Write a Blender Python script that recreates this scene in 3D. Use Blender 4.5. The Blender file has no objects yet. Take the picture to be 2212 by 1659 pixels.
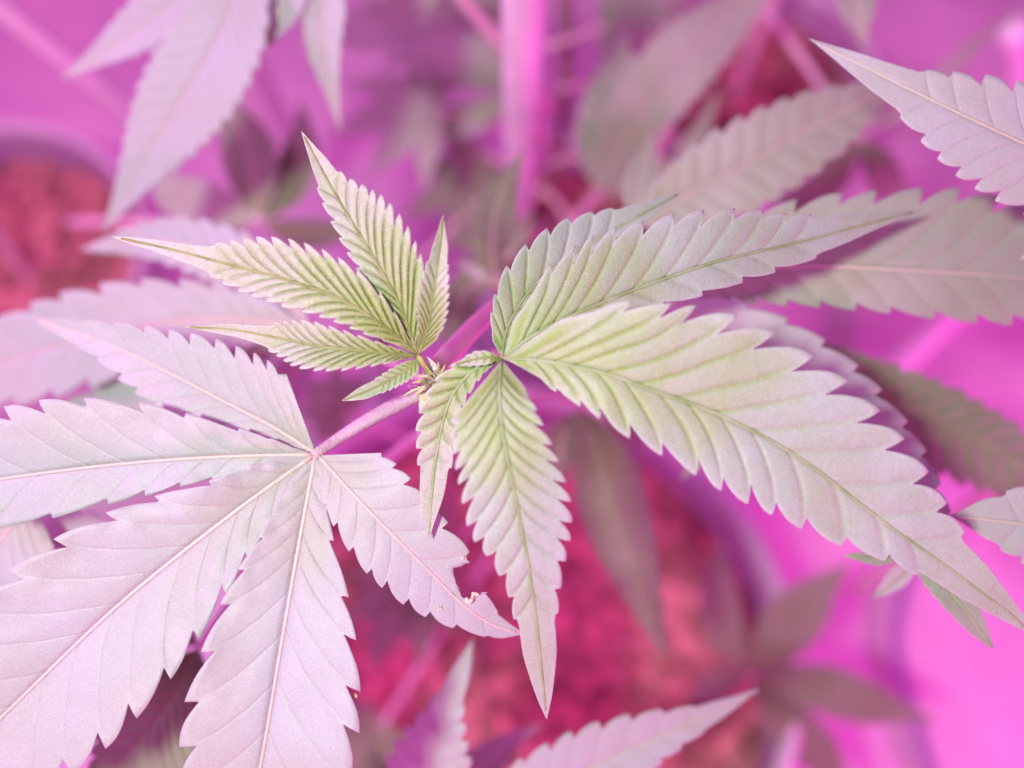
import bpy, bmesh, math, random
from mathutils import Vector, Matrix, noise

random.seed(7)
scene = bpy.context.scene
COL = scene.collection
R = math.radians

# ------------------------------------------------------------ camera
PITCH = 25.0
cam_d = bpy.data.cameras.new("camera")
cam = bpy.data.objects.new("camera", cam_d)
COL.objects.link(cam)
cam.location = (0.0, -0.07, 0.57)
cam.rotation_euler = (R(PITCH), 0, 0)
cam_d.lens = 35
cam_d.sensor_width = 36
cam_d.clip_start = 0.01
cam_d.clip_end = 50
cam_d.dof.use_dof = True
cam_d.dof.focus_distance = 0.166
cam_d.dof.aperture_fstop = 6.0
cam_d.dof.aperture_blades = 0
scene.camera = cam
CM = Matrix.Translation(cam.location) @ Matrix.Rotation(R(PITCH), 4, 'X')
F = 2212 * 35 / 36.0
PX = 0.165 / F          # metres covered by one reference pixel at the shoot tip


def P(x, y, d):
    """Point seen at reference position x, y (picture 2212 x 1659) at depth d metres."""
    return CM @ Vector(((x - 1106) / F * d, -(y - 829.5) / F * d, -d))


def G(x, y, z):
    """Where that line of sight meets the level z."""
    a = CM.translation
    v = P(x, y, 1.0) - a
    return a + v * ((z - a.z) / v.z)


# ------------------------------------------------------------ world, lamps, exposure
w = bpy.data.worlds.new("World")
scene.world = w
w.use_nodes = True
bg = w.node_tree.nodes["Background"]
bg.inputs[0].default_value = (0.90, 0.22, 0.80, 1)
bg.inputs[1].default_value = 0.37


def lamp(name, loc, target, size, power, color):
    l = bpy.data.lights.new(name, 'AREA')
    l.shape = 'DISK'
    l.size = size
    l.energy = power
    l.color = color
    o = bpy.data.objects.new(name, l)
    COL.objects.link(o)
    o.location = loc
    d = Vector(target) - Vector(loc)
    o.rotation_euler = d.to_track_quat('-Z', 'Y').to_euler()
    return o


AX = P(1106, 830, 0.165)
lamp("key_lamp", (-0.115, -0.13, 0.73), P(1250, 800, .165), 0.04, 1.82, (0.91, 1.0, 0.92))
lamp("grow_lamp", (-0.40, 0.12, 0.70), (-0.05, 0.0, 0.38), 0.10, 2.2, (1.0, 0.25, 0.97))
lamp("low_fill_lamp", (0.62, -0.10, 0.42), (0.05, 0.12, 0.0), 0.16, 2.9, (1.0, 0.07, 0.70))  # added fill, set below the leaves to turn the floor magenta
lamp("low_fill_lamp", (-0.60, 0.45, 0.45), (0.0, 0.10, 0.0), 0.16, 1.3, (1.0, 0.06, 0.66))  # second added fill for the floor, from the other side
lamp("low_fill_lamp", (0.05, -0.50, 0.40), (0.05, 0.0, 0.0), 0.12, 2.2, (1.0, 0.08, 0.62))  # added fill from the front to brighten the soil

scene.view_settings.view_transform = 'Standard'
scene.view_settings.look = 'None'
scene.view_settings.exposure = 0.06
scene.view_settings.gamma = 1.0
scene.render.film_transparent = False
scene.cycles.use_denoising = True
scene.cycles.max_bounces = 8
scene.cycles.transparent_max_bounces = 8


# ------------------------------------------------------------ materials
class NT:
    def __init__(s, name):
        s.m = bpy.data.materials.new(name)
        s.m.use_nodes = True
        s.t = s.m.node_tree
        s.t.nodes.clear()
        s.out = s.t.nodes.new('ShaderNodeOutputMaterial')

    def n(s, kind, **kw):
        nd = s.t.nodes.new(kind)
        for k, v in kw.items():
            setattr(nd, k, v)
        return nd

    def link(s, a, b):
        s.t.links.new(a, b)

    def math(s, op, a, b=None, clamp=False):
        nd = s.n('ShaderNodeMath', operation=op, use_clamp=clamp)
        for i, q in enumerate((a, b)):
            if q is None:
                continue
            if isinstance(q, (int, float)):
                nd.inputs[i].default_value = q
            else:
                s.link(q, nd.inputs[i])
        return nd.outputs[0]

    def ramp(s, v, a, b, lo=0.0, hi=1.0):
        nd = s.n('ShaderNodeMapRange', interpolation_type='SMOOTHSTEP')
        s.link(v, nd.inputs[0])
        nd.inputs[1].default_value = a
        nd.inputs[2].default_value = b
        nd.inputs[3].default_value = lo
        nd.inputs[4].default_value = hi
        return nd.outputs[0]

    def mix(s, f, a, b):
        nd = s.n('ShaderNodeMix', data_type='RGBA')
        if isinstance(f, (int, float)):
            nd.inputs[0].default_value = f
        else:
            s.link(f, nd.inputs[0])
        for i, q in ((6, a), (7, b)):
            if isinstance(q, tuple):
                nd.inputs[i].default_value = (*q, 1)
            else:
                s.link(q, nd.inputs[i])
        return nd.outputs[2]

    def noise(s, scale, detail=3, coord=None, rough=0.5):
        nd = s.n('ShaderNodeTexNoise')
        nd.inputs['Scale'].default_value = scale
        nd.inputs['Detail'].default_value = detail
        nd.inputs['Roughness'].default_value = rough
        if coord is not None:
            s.link(coord, nd.inputs['Vector'])
        return nd.outputs[0]


def leaf_mat(name, pale, green, vein, edge, vein_col_amt=0.4, base_green=0.5, base_from=0.75,
             bump=0.5, glands=0.4, vw=0.16, transl=0.3, rough=0.5, edge_from=0.9, side=0.0):
    q = NT(name)
    uv = q.n('ShaderNodeUVMap', uv_map='vein').outputs[0]
    uv2 = q.n('ShaderNodeUVMap', uv_map='place').outputs[0]
    geo = q.n('ShaderNodeTexCoord').outputs['Object']
    sx = q.n('ShaderNodeSeparateXYZ'); q.link(uv, sx.inputs[0])
    sp = q.n('ShaderNodeSeparateXYZ'); q.link(uv2, sp.inputs[0])
    phase, v = sx.outputs[0], sx.outputs[1]
    u, lat = sp.outputs[0], sp.outputs[1]
    wob = q.math('MULTIPLY', q.math('SUBTRACT', q.noise(300, 2, geo), 0.5), 0.09)
    fr = q.math('FRACT', q.math('ADD', q.math('ADD', phase, wob), 0.5))
    dist = q.math('ABSOLUTE', q.math('SUBTRACT', fr, 0.5))
    veinm = q.ramp(dist, 0.0, vw, 1, 0)
    av = q.math('ABSOLUTE', v)
    fade = q.ramp(av, 0.55, 1.0, 1, 0)
    veinm = q.math('MULTIPLY', veinm, fade)
    # young tissue near the base is greener, tips paler
    reach = q.math('ADD', u, q.math('MULTIPLY', av, 0.25))
    nz = q.math('MULTIPLY', q.math('SUBTRACT', q.noise(160, 3, geo), 0.5), 0.35)
    basem = q.ramp(q.math('ADD', reach, nz), 0.05, base_from, 1, 0)
    col = q.mix(q.math('MULTIPLY', basem, base_green), pale, green)
    cl = q.ramp(q.noise(60, 4, geo), 0.3, 0.7)
    col = q.mix(q.math('MULTIPLY', cl, 0.35), col, green)
    pn = q.ramp(q.noise(95, 5, geo, 0.65), 0.48, 0.75)
    col = q.mix(q.math('MULTIPLY', pn, 0.4), col, edge)
    veincol = q.math('MULTIPLY', veinm, q.math('ADD', q.math('MULTIPLY', basem, 1.0 - vein_col_amt), vein_col_amt, clamp=True))
    col = q.mix(veincol, col, vein)
    em = q.ramp(av, edge_from, 1.0)
    col = q.mix(q.math('MULTIPLY', em, 0.7), col, edge)
    # resin glands: tiny pale dots
    vo = q.n('ShaderNodeTexVoronoi'); q.link(geo, vo.inputs['Vector'])
    vo.inputs['Scale'].default_value = 1900
    dot = q.ramp(vo.outputs['Distance'], 0.10, 0.30, 1, 0)
    vo2 = q.n('ShaderNodeTexVoronoi'); q.link(geo, vo2.inputs['Vector'])
    vo2.inputs['Scale'].default_value = 700
    dot2 = q.ramp(vo2.outputs['Distance'], 0.05, 0.14, 1, 0)
    dd = q.math('MAXIMUM', q.math('MULTIPLY', dot, glands), q.math('MULTIPLY', dot2, glands * 0.8))
    col = q.mix(dd, col, (0.80, 0.78, 0.70))
    net0 = q.n('ShaderNodeTexVoronoi', feature='DISTANCE_TO_EDGE'); q.link(geo, net0.inputs['Vector'])
    net0.inputs['Scale'].default_value = 480
    col = q.mix(q.ramp(net0.outputs['Distance'], 0.0, 0.09, 0.16, 0.0), col, vein)
    # faint speckle of hairs
    fine = q.noise(3200, 2, geo)
    hsv = q.n('ShaderNodeHueSaturation')
    q.link(col, hsv.inputs['Color'])
    q.link(q.math('ADD', q.math('MULTIPLY', q.math('SUBTRACT', fine, 0.5), 0.35), 1.0), hsv.inputs['Value'])
    col = hsv.outputs[0]
    # relief
    net = q.n('ShaderNodeTexVoronoi', feature='DISTANCE_TO_EDGE'); q.link(geo, net.inputs['Vector'])
    net.inputs['Scale'].default_value = 650
    h = q.math('MULTIPLY', q.ramp(net.outputs['Distance'], 0, 0.4), 0.10)
    h = q.math('ADD', h, q.math('MULTIPLY', veinm, -0.5))
    h = q.math('ADD', h, q.math('MULTIPLY', fine, 0.25))
    h = q.math('ADD', h, q.math('MULTIPLY', dot, 0.5 * glands))
    bp = q.n('ShaderNodeBump'); bp.inputs['Strength'].default_value = bump
    bp.inputs['Distance'].default_value = 0.00025
    q.link(h, bp.inputs['Height'])
    pr = q.n('ShaderNodeBsdfPrincipled')
    q.link(col, pr.inputs['Base Color'])
    pr.inputs['Roughness'].default_value = rough
    pr.inputs['Specular IOR Level'].default_value = 0.4
    pr.inputs['Sheen Weight'].default_value = 0.25
    pr.inputs['Sheen Roughness'].default_value = 0.4
    pr.inputs['Sheen Tint'].default_value = (1, 0.9, 1, 1)
    q.link(bp.outputs[0], pr.inputs['Normal'])
    tr = q.n('ShaderNodeBsdfTranslucent')
    q.link(col, tr.inputs[0])
    q.link(bp.outputs[0], tr.inputs['Normal'])
    ms = q.n('ShaderNodeMixShader'); ms.inputs[0].default_value = transl
    q.link(pr.outputs[0], ms.inputs[1]); q.link(tr.outputs[0], ms.inputs[2])
    q.link(ms.outputs[0], q.out.inputs[0])
    return q.m


def plain_mat(name, c1, c2, scale=80, rough=0.6, bump=0.3, bscale=400, bdist=0.001, spec=0.4, detail=4):
    q = NT(name)
    geo = q.n('ShaderNodeTexCoord').outputs['Object']
    col = q.mix(q.ramp(q.noise(scale, detail, geo), 0.3, 0.7), c1, c2)
    bp = q.n('ShaderNodeBump'); bp.inputs['Strength'].default_value = bump
    bp.inputs['Distance'].default_value = bdist
    q.link(q.noise(bscale, 4, geo), bp.inputs['Height'])
    pr = q.n('ShaderNodeBsdfPrincipled')
    q.link(col, pr.inputs['Base Color'])
    pr.inputs['Roughness'].default_value = rough
    pr.inputs['Specular IOR Level'].default_value = spec
    q.link(bp.outputs[0], pr.inputs['Normal'])
    q.link(pr.outputs[0], q.out.inputs[0])
    return q.m


M_YOUNG = leaf_mat('young_leaf', (0.54, 0.57, 0.51), (0.33, 0.48, 0.06), (0.20, 0.34, 0.02), (0.62, 0.64, 0.58),
                   vein_col_amt=0.25, base_green=0.8, base_from=0.72, bump=1.0, glands=0.8, vw=0.26, edge_from=0.8)
M_MID = leaf_mat('half_grown_leaf', (0.46, 0.55, 0.51), (0.38, 0.50, 0.16), (0.28, 0.44, 0.08), (0.55, 0.60, 0.57),
                 vein_col_amt=0.12, base_green=0.75, base_from=0.6, bump=0.8, glands=0.55, vw=0.18, edge_from=0.82)
M_FAN = leaf_mat('fan_leaf', (0.49, 0.53, 0.53), (0.42, 0.47, 0.30), (0.42, 0.45, 0.38), (0.54, 0.54, 0.54),
                 vein_col_amt=0.4, base_green=0.6, base_from=0.35, bump=0.45, glands=0.35, vw=0.07, edge_from=0.95)
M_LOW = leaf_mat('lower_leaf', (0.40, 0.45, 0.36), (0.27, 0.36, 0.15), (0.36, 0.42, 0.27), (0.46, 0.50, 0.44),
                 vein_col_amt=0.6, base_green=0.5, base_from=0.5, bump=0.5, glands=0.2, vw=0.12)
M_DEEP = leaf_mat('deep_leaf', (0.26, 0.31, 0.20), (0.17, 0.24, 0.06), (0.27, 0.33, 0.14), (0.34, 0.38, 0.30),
                  vein_col_amt=0.6, base_green=0.6, base_from=0.6, bump=0.4, glands=0.1, vw=0.12)  # dark leaf tone; on covered leaves it also carries their shade
M_RIBY = plain_mat('young_midrib', (0.17, 0.21, 0.05), (0.28, 0.30, 0.12), 300)
M_RIBM = plain_mat('green_midrib', (0.20, 0.31, 0.10), (0.32, 0.40, 0.22), 200)
M_RIBF = plain_mat('pink_midrib', (0.62, 0.47, 0.41), (0.56, 0.49, 0.40), 60, rough=0.45)
M_RIBP = plain_mat('pale_midrib', (0.48, 0.46, 0.36), (0.44, 0.46, 0.33), 100)
M_PET = plain_mat('petiole', (0.52, 0.26, 0.46), (0.44, 0.40, 0.34), 130, rough=0.55, bump=0.5, bscale=1500)
M_PETP = plain_mat('pale_petiole', (0.70, 0.50, 0.52), (0.62, 0.45, 0.50), 60, rough=0.5)
M_PETG = plain_mat('green_petiole', (0.50, 0.50, 0.18), (0.44, 0.47, 0.16), 300, rough=0.5, bump=0.5, bscale=2500)
M_STEM = plain_mat('stem', (0.20, 0.18, 0.12), (0.28, 0.16, 0.14), 70, rough=0.6, bscale=800)
M_TISSUE = plain_mat('stipule', (0.72, 0.62, 0.48), (0.55, 0.52, 0.25), 500, rough=0.5, bump=0.6, bscale=3000)
M_BUD = plain_mat('bud_tissue', (0.75, 0.66, 0.66), (0.70, 0.58, 0.55), 500, rough=0.4)
M_SCAR = plain_mat('leaf_scar', (0.80, 0.66, 0.48), (0.78, 0.62, 0.42), 1200, rough=0.85, spec=0.1, bump=0.9, bscale=3000, bdist=0.0005)
M_WHITE = plain_mat('white_plastic', (0.85, 0.85, 0.85), (0.80, 0.79, 0.80), 8, rough=0.35, bump=0.1, bscale=60)
M_SHEET = plain_mat('white_sheet', (0.72, 0.52, 0.66), (0.58, 0.40, 0.55), 14, rough=0.5, bump=0.6, bscale=16, bdist=0.01)
M_POT = plain_mat('pot_fabric', (0.60, 0.57, 0.60), (0.50, 0.47, 0.52), 30, rough=0.8, bump=0.4, bscale=900)
M_POTIN = plain_mat('shaded_pot_inside', (0.44, 0.32, 0.44), (0.36, 0.26, 0.38), 30, rough=0.8)  # inside of the pot wall, its shade put into a darker purple


def soil_mat():
    q = NT('growing_medium')
    geo = q.n('ShaderNodeTexCoord').outputs['Object']
    vo = q.n('ShaderNodeTexVoronoi'); q.link(geo, vo.inputs['Vector']); vo.inputs['Scale'].default_value = 120
    a = q.noise(80, 5, geo, 0.7)
    col = q.mix(q.ramp(a, 0.35, 0.65), (0.22, 0.08, 0.08), (0.88, 0.36, 0.36))
    col = q.mix(q.math('MULTIPLY', q.ramp(vo.outputs['Distance'], 0.2, 0.6), 0.5), col, (0.30, 0.14, 0.10))
    bp = q.n('ShaderNodeBump'); bp.inputs['Strength'].default_value = 1.0; bp.inputs['Distance'].default_value = 0.004
    q.link(a, bp.inputs['Height'])
    pr = q.n('ShaderNodeBsdfPrincipled'); q.link(col, pr.inputs['Base Color'])
    pr.inputs['Roughness'].default_value = 0.9
    q.link(bp.outputs[0], pr.inputs['Normal']); q.link(pr.outputs[0], q.out.inputs[0])
    return q.m


M_SOIL = soil_mat()


# ------------------------------------------------------------ object helpers
def empty(name, loc):
    o = bpy.data.objects.new(name, None)
    o.empty_display_size = 0.02
    COL.objects.link(o)
    o.location = loc
    return o


def tag(o, label=None, cat=None, group=None, kind=None):
    if label: o['label'] = label
    if cat: o['category'] = cat
    if group: o['group'] = group
    if kind: o['kind'] = kind
    return o


def finish(name, bm, mats, parent=None, smooth=True):
    """Mesh object from world-space bmesh, origin at its first vertex, parented without moving."""
    bm.normal_update()
    me = bpy.data.meshes.new(name)
    bm.verts.ensure_lookup_table()
    org = bm.verts[0].co.copy()
    par = Vector((0, 0, 0))
    p = parent
    while p is not None:
        par += Vector(p.location)
        p = p.parent
    for v in bm.verts:
        v.co -= org
    bm.to_mesh(me)
    bm.free()
    for m in (mats if isinstance(mats, (list, tuple)) else [mats]):
        me.materials.append(m)
    if smooth:
        me.polygons.foreach_set('use_smooth', [True] * len(me.polygons))
    o = bpy.data.objects.new(name, me)
    COL.objects.link(o)
    o.location = org - par
    o.parent = parent
    return o


def catmull(pts, t):
    n = len(pts) - 1
    t = max(0.0, t) * n
    i = min(int(t), n - 1)
    f = t - i
    p1, p2 = Vector(pts[i]), Vector(pts[i + 1])
    p0 = Vector(pts[i - 1]) if i > 0 else p1 * 2 - p2
    p3 = Vector(pts[i + 2]) if i + 2 <= n else p2 * 2 - p1
    if f > 1.0:                       # straight on past the end
        return p2 + (p2 - p1) * (f - 1)
    return 0.5 * (2 * p1 + (p2 - p0) * f + (2 * p0 - 5 * p1 + 4 * p2 - p3) * f * f + (3 * p1 - p0 - 3 * p2 + p3) * f ** 3)


class Curve:
    """Arc-length (in picture units) parametrised spine."""
    def __init__(s, pts, N=160):
        s.pts = pts
        s.sm = [catmull(pts, i / N) for i in range(N + 1)]
        s.cum = [0.0]
        for a, b in zip(s.sm, s.sm[1:]):
            s.cum.append(s.cum[-1] + (b.xy - a.xy).length)
        s.L = s.cum[-1]
        s.N = N

    def at(s, t):
        L = t * s.L
        if t <= 0:
            a, b = s.sm[0], s.sm[1]
            d = (b - a) / max(1e-6, (b.xy - a.xy).length)
            return a + d * L, d.xy.normalized()
        if t >= 1:
            a, b = s.sm[-2], s.sm[-1]
            d = (b - a) / max(1e-6, (b.xy - a.xy).length)
            return b + d * (L - s.L), d.xy.normalized()
        lo, hi = 0, s.N
        while hi - lo > 1:
            m = (lo + hi) // 2
            if s.cum[m] <= L: lo = m
            else: hi = m
        f = (L - s.cum[lo]) / max(1e-9, s.cum[hi] - s.cum[lo])
        p = s.sm[lo].lerp(s.sm[hi], f)
        a = s.sm[max(0, lo - 3)]; b = s.sm[min(s.N, hi + 3)]
        return p, (b.xy - a.xy).normalized()


def prof(pts, t):
    """Smooth width profile."""
    if t <= pts[0][0]: return pts[0][1]
    if t >= pts[-1][0]: return pts[-1][1]
    for i in range(len(pts) - 1):
        if pts[i][0] <= t <= pts[i + 1][0]:
            t1, y1 = pts[i]; t2, y2 = pts[i + 1]
            t0, y0 = pts[i - 1] if i > 0 else pts[i]
            t3, y3 = pts[i + 2] if i + 2 < len(pts) else pts[i + 1]
            h = t2 - t1
            m1 = (y2 - y0) / max(1e-6, t2 - t0)
            m2 = (y3 - y1) / max(1e-6, t3 - t1)
            f = (t - t1) / h
            return max(0, (2*f**3 - 3*f*f + 1) * y1 + (f**3 - 2*f*f + f) * h * m1 + (-2*f**3 + 3*f*f) * y2 + (f**3 - f*f) * h * m2)
    return 0


FR = [0.0, 0.07, 0.17, 0.30, 0.44, 0.58, 0.71, 0.82, 0.90, 0.95]
FP = 0.90            # where in its span a tooth comes to its point


def leaflet(parent, mid, wl, wr, n=12, t=0.22, k=0.8, relief=3.0, fold=0.15, mat=None, rib=None,
            ribw=4.0, u0=0.03, u1=0.80, curl=0.0, wav=3.0, nr=None, label=None, bites=(), res=10, thick=0.00022, dd=0.0,
            droop=0.0, scars=(), pw=1.4):
    """One serrated leaflet: mid = spine points (x, y, depth), wl / wr = half widths left and right of it."""
    rs = random.Random(int(mid[0][0] * 13 + mid[-1][0] * 7 + mid[-1][1]))
    mid = [(a[0], a[1], a[2] + dd) for a in mid]
    cv = Curve(mid)
    L = cv.L
    bm = bmesh.new()
    uvl = bm.loops.layers.uv.new('vein')
    uvp = bm.loops.layers.uv.new('place')
    seed = rs.uniform(0, 50)
    for side, W, nn in ((-1, wl, n), (1, wr, nr or n)):
        jit = [rs.uniform(0.75, 1.2) for _ in range(nn + 2)]
        off = rs.uniform(0, 0.5)
        lens = [rs.uniform(.78, 1.22) for _ in range(nn)]
        starts = [0.0]
        for q_ in lens: starts.append(starts[-1] + q_)
        starts = [q_ * nn / starts[-1] for q_ in starts]
        # column list: (u, phase, m)
        cols = [(0.0, -0.4, 1.0), (u0 * 0.5, -0.2, 1.0)]
        tot = nn
        for kk in range(nn):
            for f in FR:
                ph = kk + f
                x = (starts[kk] + f * (starts[kk + 1] - starts[kk]) + off) / (tot + off)
                uu = u0 + (u1 - u0) * x ** pw
                am = t * jit[kk] * min(1, 0.45 + 2.5 * x)
                if f <= FP: m = 1 - am * (1 - f / FP) ** 2.6
                else: m = 1 - am * ((f - FP) / (1 - FP)) ** 0.9
                cols.append((uu, ph, m))
        last_u = cols[-1][0]
        M = 16
        for j in range(1, M + 1):
            f = j / M
            am = t * 0.8 * max(0, 1 - f * 3)
            cols.append((last_u + (1 - last_u) * f, nn - 0.03 + 0.4 * min(1, f * 3), 1 - am))
        grid = []
        for (u, ph, m) in cols:
            se = u
            for _ in range(10):
                se = 0.5 * se + 0.5 * (u + k * prof(W, min(se, 1)) / L)
            se = min(se, 1.0) if u < 1 else 1.0
            wv = prof(W, se)
            row = []
            for i in range(res + 1):
                v = i / res
                vv = v * (1 - (1 - m) * v * v)
                s = u + (se - u) * vv * (1.55 - 0.55 * vv)
                p, tn = cv.at(s)
                nrm = Vector((-tn.y, tn.x)) * side
                q = p.xy + nrm * (wv * vv)
                ff = (ph + 1 - FP) % 1.0
                amp = relief * min(1.0, wv / 60.0)
                dz = amp * (math.sin(math.pi * ff) ** 0.8 if 0 < ff < 1 else 0) * min(1, v * 5) * (1 - 0.35 * v)
                dz += fold * wv * vv - curl * wv * vv * vv - droop * wv * vv
                dz += wav * noise.noise(Vector((q.x * 0.009, q.y * 0.009, seed))) * (0.4 + v)
                dz += wav * 0.6 * noise.noise(Vector((q.x * 0.03, q.y * 0.03, seed + 9))) * v
                d = p.z - dz * PX
                gone = False
                for (bx, by, br) in bites:
                    e = Vector((q.x - bx, q.y - by))
                    ang = math.atan2(e.y, e.x)
                    r_ = br * (1 + 0.10 * math.sin(ang * 4) + 0.05 * math.sin(ang * 9 + 1))
                    if e.length < r_:
                        if e.length < r_ - 9: gone = True
                        q = Vector((bx, by)) + e.normalized() * r_
                row.append((bm.verts.new(P(q.x, q.y, d)), ph, v * side, u, wv * v / 100.0, gone))
            grid.append(row)
        for a, b in zip(grid, grid[1:]):
            for i in range(res):
                quad = [a[i], b[i], b[i + 1], a[i + 1]]
                if any(z[5] for z in quad): continue
                if side > 0: quad = quad[::-1]
                try:
                    fc = bm.faces.new([z[0] for z in quad])
                except ValueError:
                    continue
                for lp, z in zip(fc.loops, quad):
                    ph = z[1] + 1 - FP
                    lp[uvl].uv = (ph, z[2])
                    lp[uvp].uv = (z[3], z[4])
    bmesh.ops.delete(bm, geom=[v for v in bm.verts if not v.link_faces], context='VERTS')
    bmesh.ops.remove_doubles(bm, verts=bm.verts[:], dist=1e-6)
    bmesh.ops.recalc_face_normals(bm, faces=bm.faces[:])
    # face the camera side
    c = CM.translation
    s = sum(1 if f.normal.dot(c - f.calc_center_median()) > 0 else -1 for f in bm.faces)
    if s < 0:
        bmesh.ops.reverse_faces(bm, faces=bm.faces[:])
    # midrib as a thin half-buried cord
    ring_prev = None
    NR = 40
    for j in range(NR + 1):
        tt = j / NR * 0.97
        p, tn = cv.at(tt)
        wdz = wav * noise.noise(Vector((p.x * 0.009, p.y * 0.009, seed))) * 0.4
        r = ribw * (1 - tt) ** 0.9 * (0.32 if rib in (M_RIBF, M_RIBP) else 0.24) + 0.2
        nrm = Vector((-tn.y, tn.x))
        ring = []
        for a in range(6):
            an = a / 6 * 2 * math.pi
            q = p.xy + nrm * math.cos(an) * r
            d = p.z - (wdz - 0.25 * r + math.sin(an) * r * 0.55) * PX
            ring.append(bm.verts.new(P(q.x, q.y, d)))
        if ring_prev:
            for a in range(6):
                f = bm.faces.new((ring_prev[a], ring_prev[(a + 1) % 6], ring[(a + 1) % 6], ring[a]))
                f.material_index = 1
        ring_prev = ring
    for (sx_, sy_, sr, sd) in scars:      # raised dead tissue round a wound
        for q_ in range(7):
            cx, cy = sx_ + rs.uniform(-sr, sr), sy_ + rs.uniform(-sr * .6, sr * .6)
            mt = Matrix.Translation(P(cx, cy, sd)) @ Matrix.Rotation(rs.uniform(0, 3), 4, 'Z') @ Matrix.Diagonal((1.3, 0.7, 0.22, 1))
            before = set(bm.faces)
            bmesh.ops.create_icosphere(bm, subdivisions=2, radius=rs.uniform(.25, .6) * sr * PX, matrix=mt)
            for f in bm.faces:
                if f not in before: f.material_index = 2
    o = finish('leaflet', bm, [mat, rib, M_SCAR], parent)
    sol = o.modifiers.new('thickness', 'SOLIDIFY')
    sol.thickness = thick
    sol.offset = -1
    if label: o['label'] = label
    return o


def tube_bm(bm, pts, radii, seg=10, N=28, world=False, squash=1.0, groove=0.0):
    """Tapered tube; pts are (x, y, depth) with radii in picture units, or world points with metres."""
    P3 = [(Vector(p) if world else P(*p)) for p in pts]
    rad = radii if world else [r / F * p[2] for r, p in zip(radii, pts)]
    smp = [catmull(P3, i / N) for i in range(N + 1)]
    up = Vector((0.13, 0.2, 1)).normalized()
    prev = None
    for i, c in enumerate(smp):
        tg = (smp[min(N, i + 1)] - smp[max(0, i - 1)]).normalized()
        x = tg.cross(up)
        if x.length < 1e-4: x = tg.cross(Vector((1, 0, 0)))
        x.normalize()
        y = x.cross(tg)
        t = i / N * (len(rad) - 1)
        k = min(int(t), len(rad) - 2)
        r = rad[k] * (1 - (t - k)) + rad[k + 1] * (t - k)
        r *= 1 + 0.05 * noise.noise(c * 300)
        ring = []
        for a in range(seg):
            an = a / seg * 2 * math.pi
            rr = r * (1 - groove * max(0, math.sin(an)) ** 6)
            ring.append(bm.verts.new(c + x * math.cos(an) * rr + y * math.sin(an) * rr * squash))
        if prev:
            for a in range(seg):
                bm.faces.new((prev[a], prev[(a + 1) % seg], ring[(a + 1) % seg], ring[a]))
        else:
            bm.faces.new(ring[::-1])
        prev = ring
    bm.faces.new(prev)


def tube(name, pts, radii, mat, parent=None, **kw):
    bm = bmesh.new()
    tube_bm(bm, pts, radii, **kw)
    bmesh.ops.recalc_face_normals(bm, faces=bm.faces[:])
    return finish(name, bm, mat, parent)


def leaf(plant, petiole, radii, mat, label=None, seg=14, groove=0.0):
    """A leaf = petiole mesh; its leaflets become children."""
    o = tube('leaf', petiole, radii, mat, plant, seg=seg, groove=groove)
    if label: o['label'] = label
    return o


# ------------------------------------------------------------ setting: floor sheet
Z_RIM, Z_SOIL = 0.14, 0.115


def floor():
    bm = bmesh.new()
    N = 60
    S = 4.0
    g = [[bm.verts.new(((i / N - .5) * S, (j / N - .5) * S + 0.5,
                        0.006 * noise.noise(Vector((i * .7, j * .7, 3))))) for j in range(N + 1)] for i in range(N + 1)]
    for i in range(N):
        for j in range(N):
            bm.faces.new((g[i][j], g[i + 1][j], g[i + 1][j + 1], g[i][j + 1]))
    return tag(finish('floor', bm, M_SHEET), kind='structure')


floor()


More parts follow.
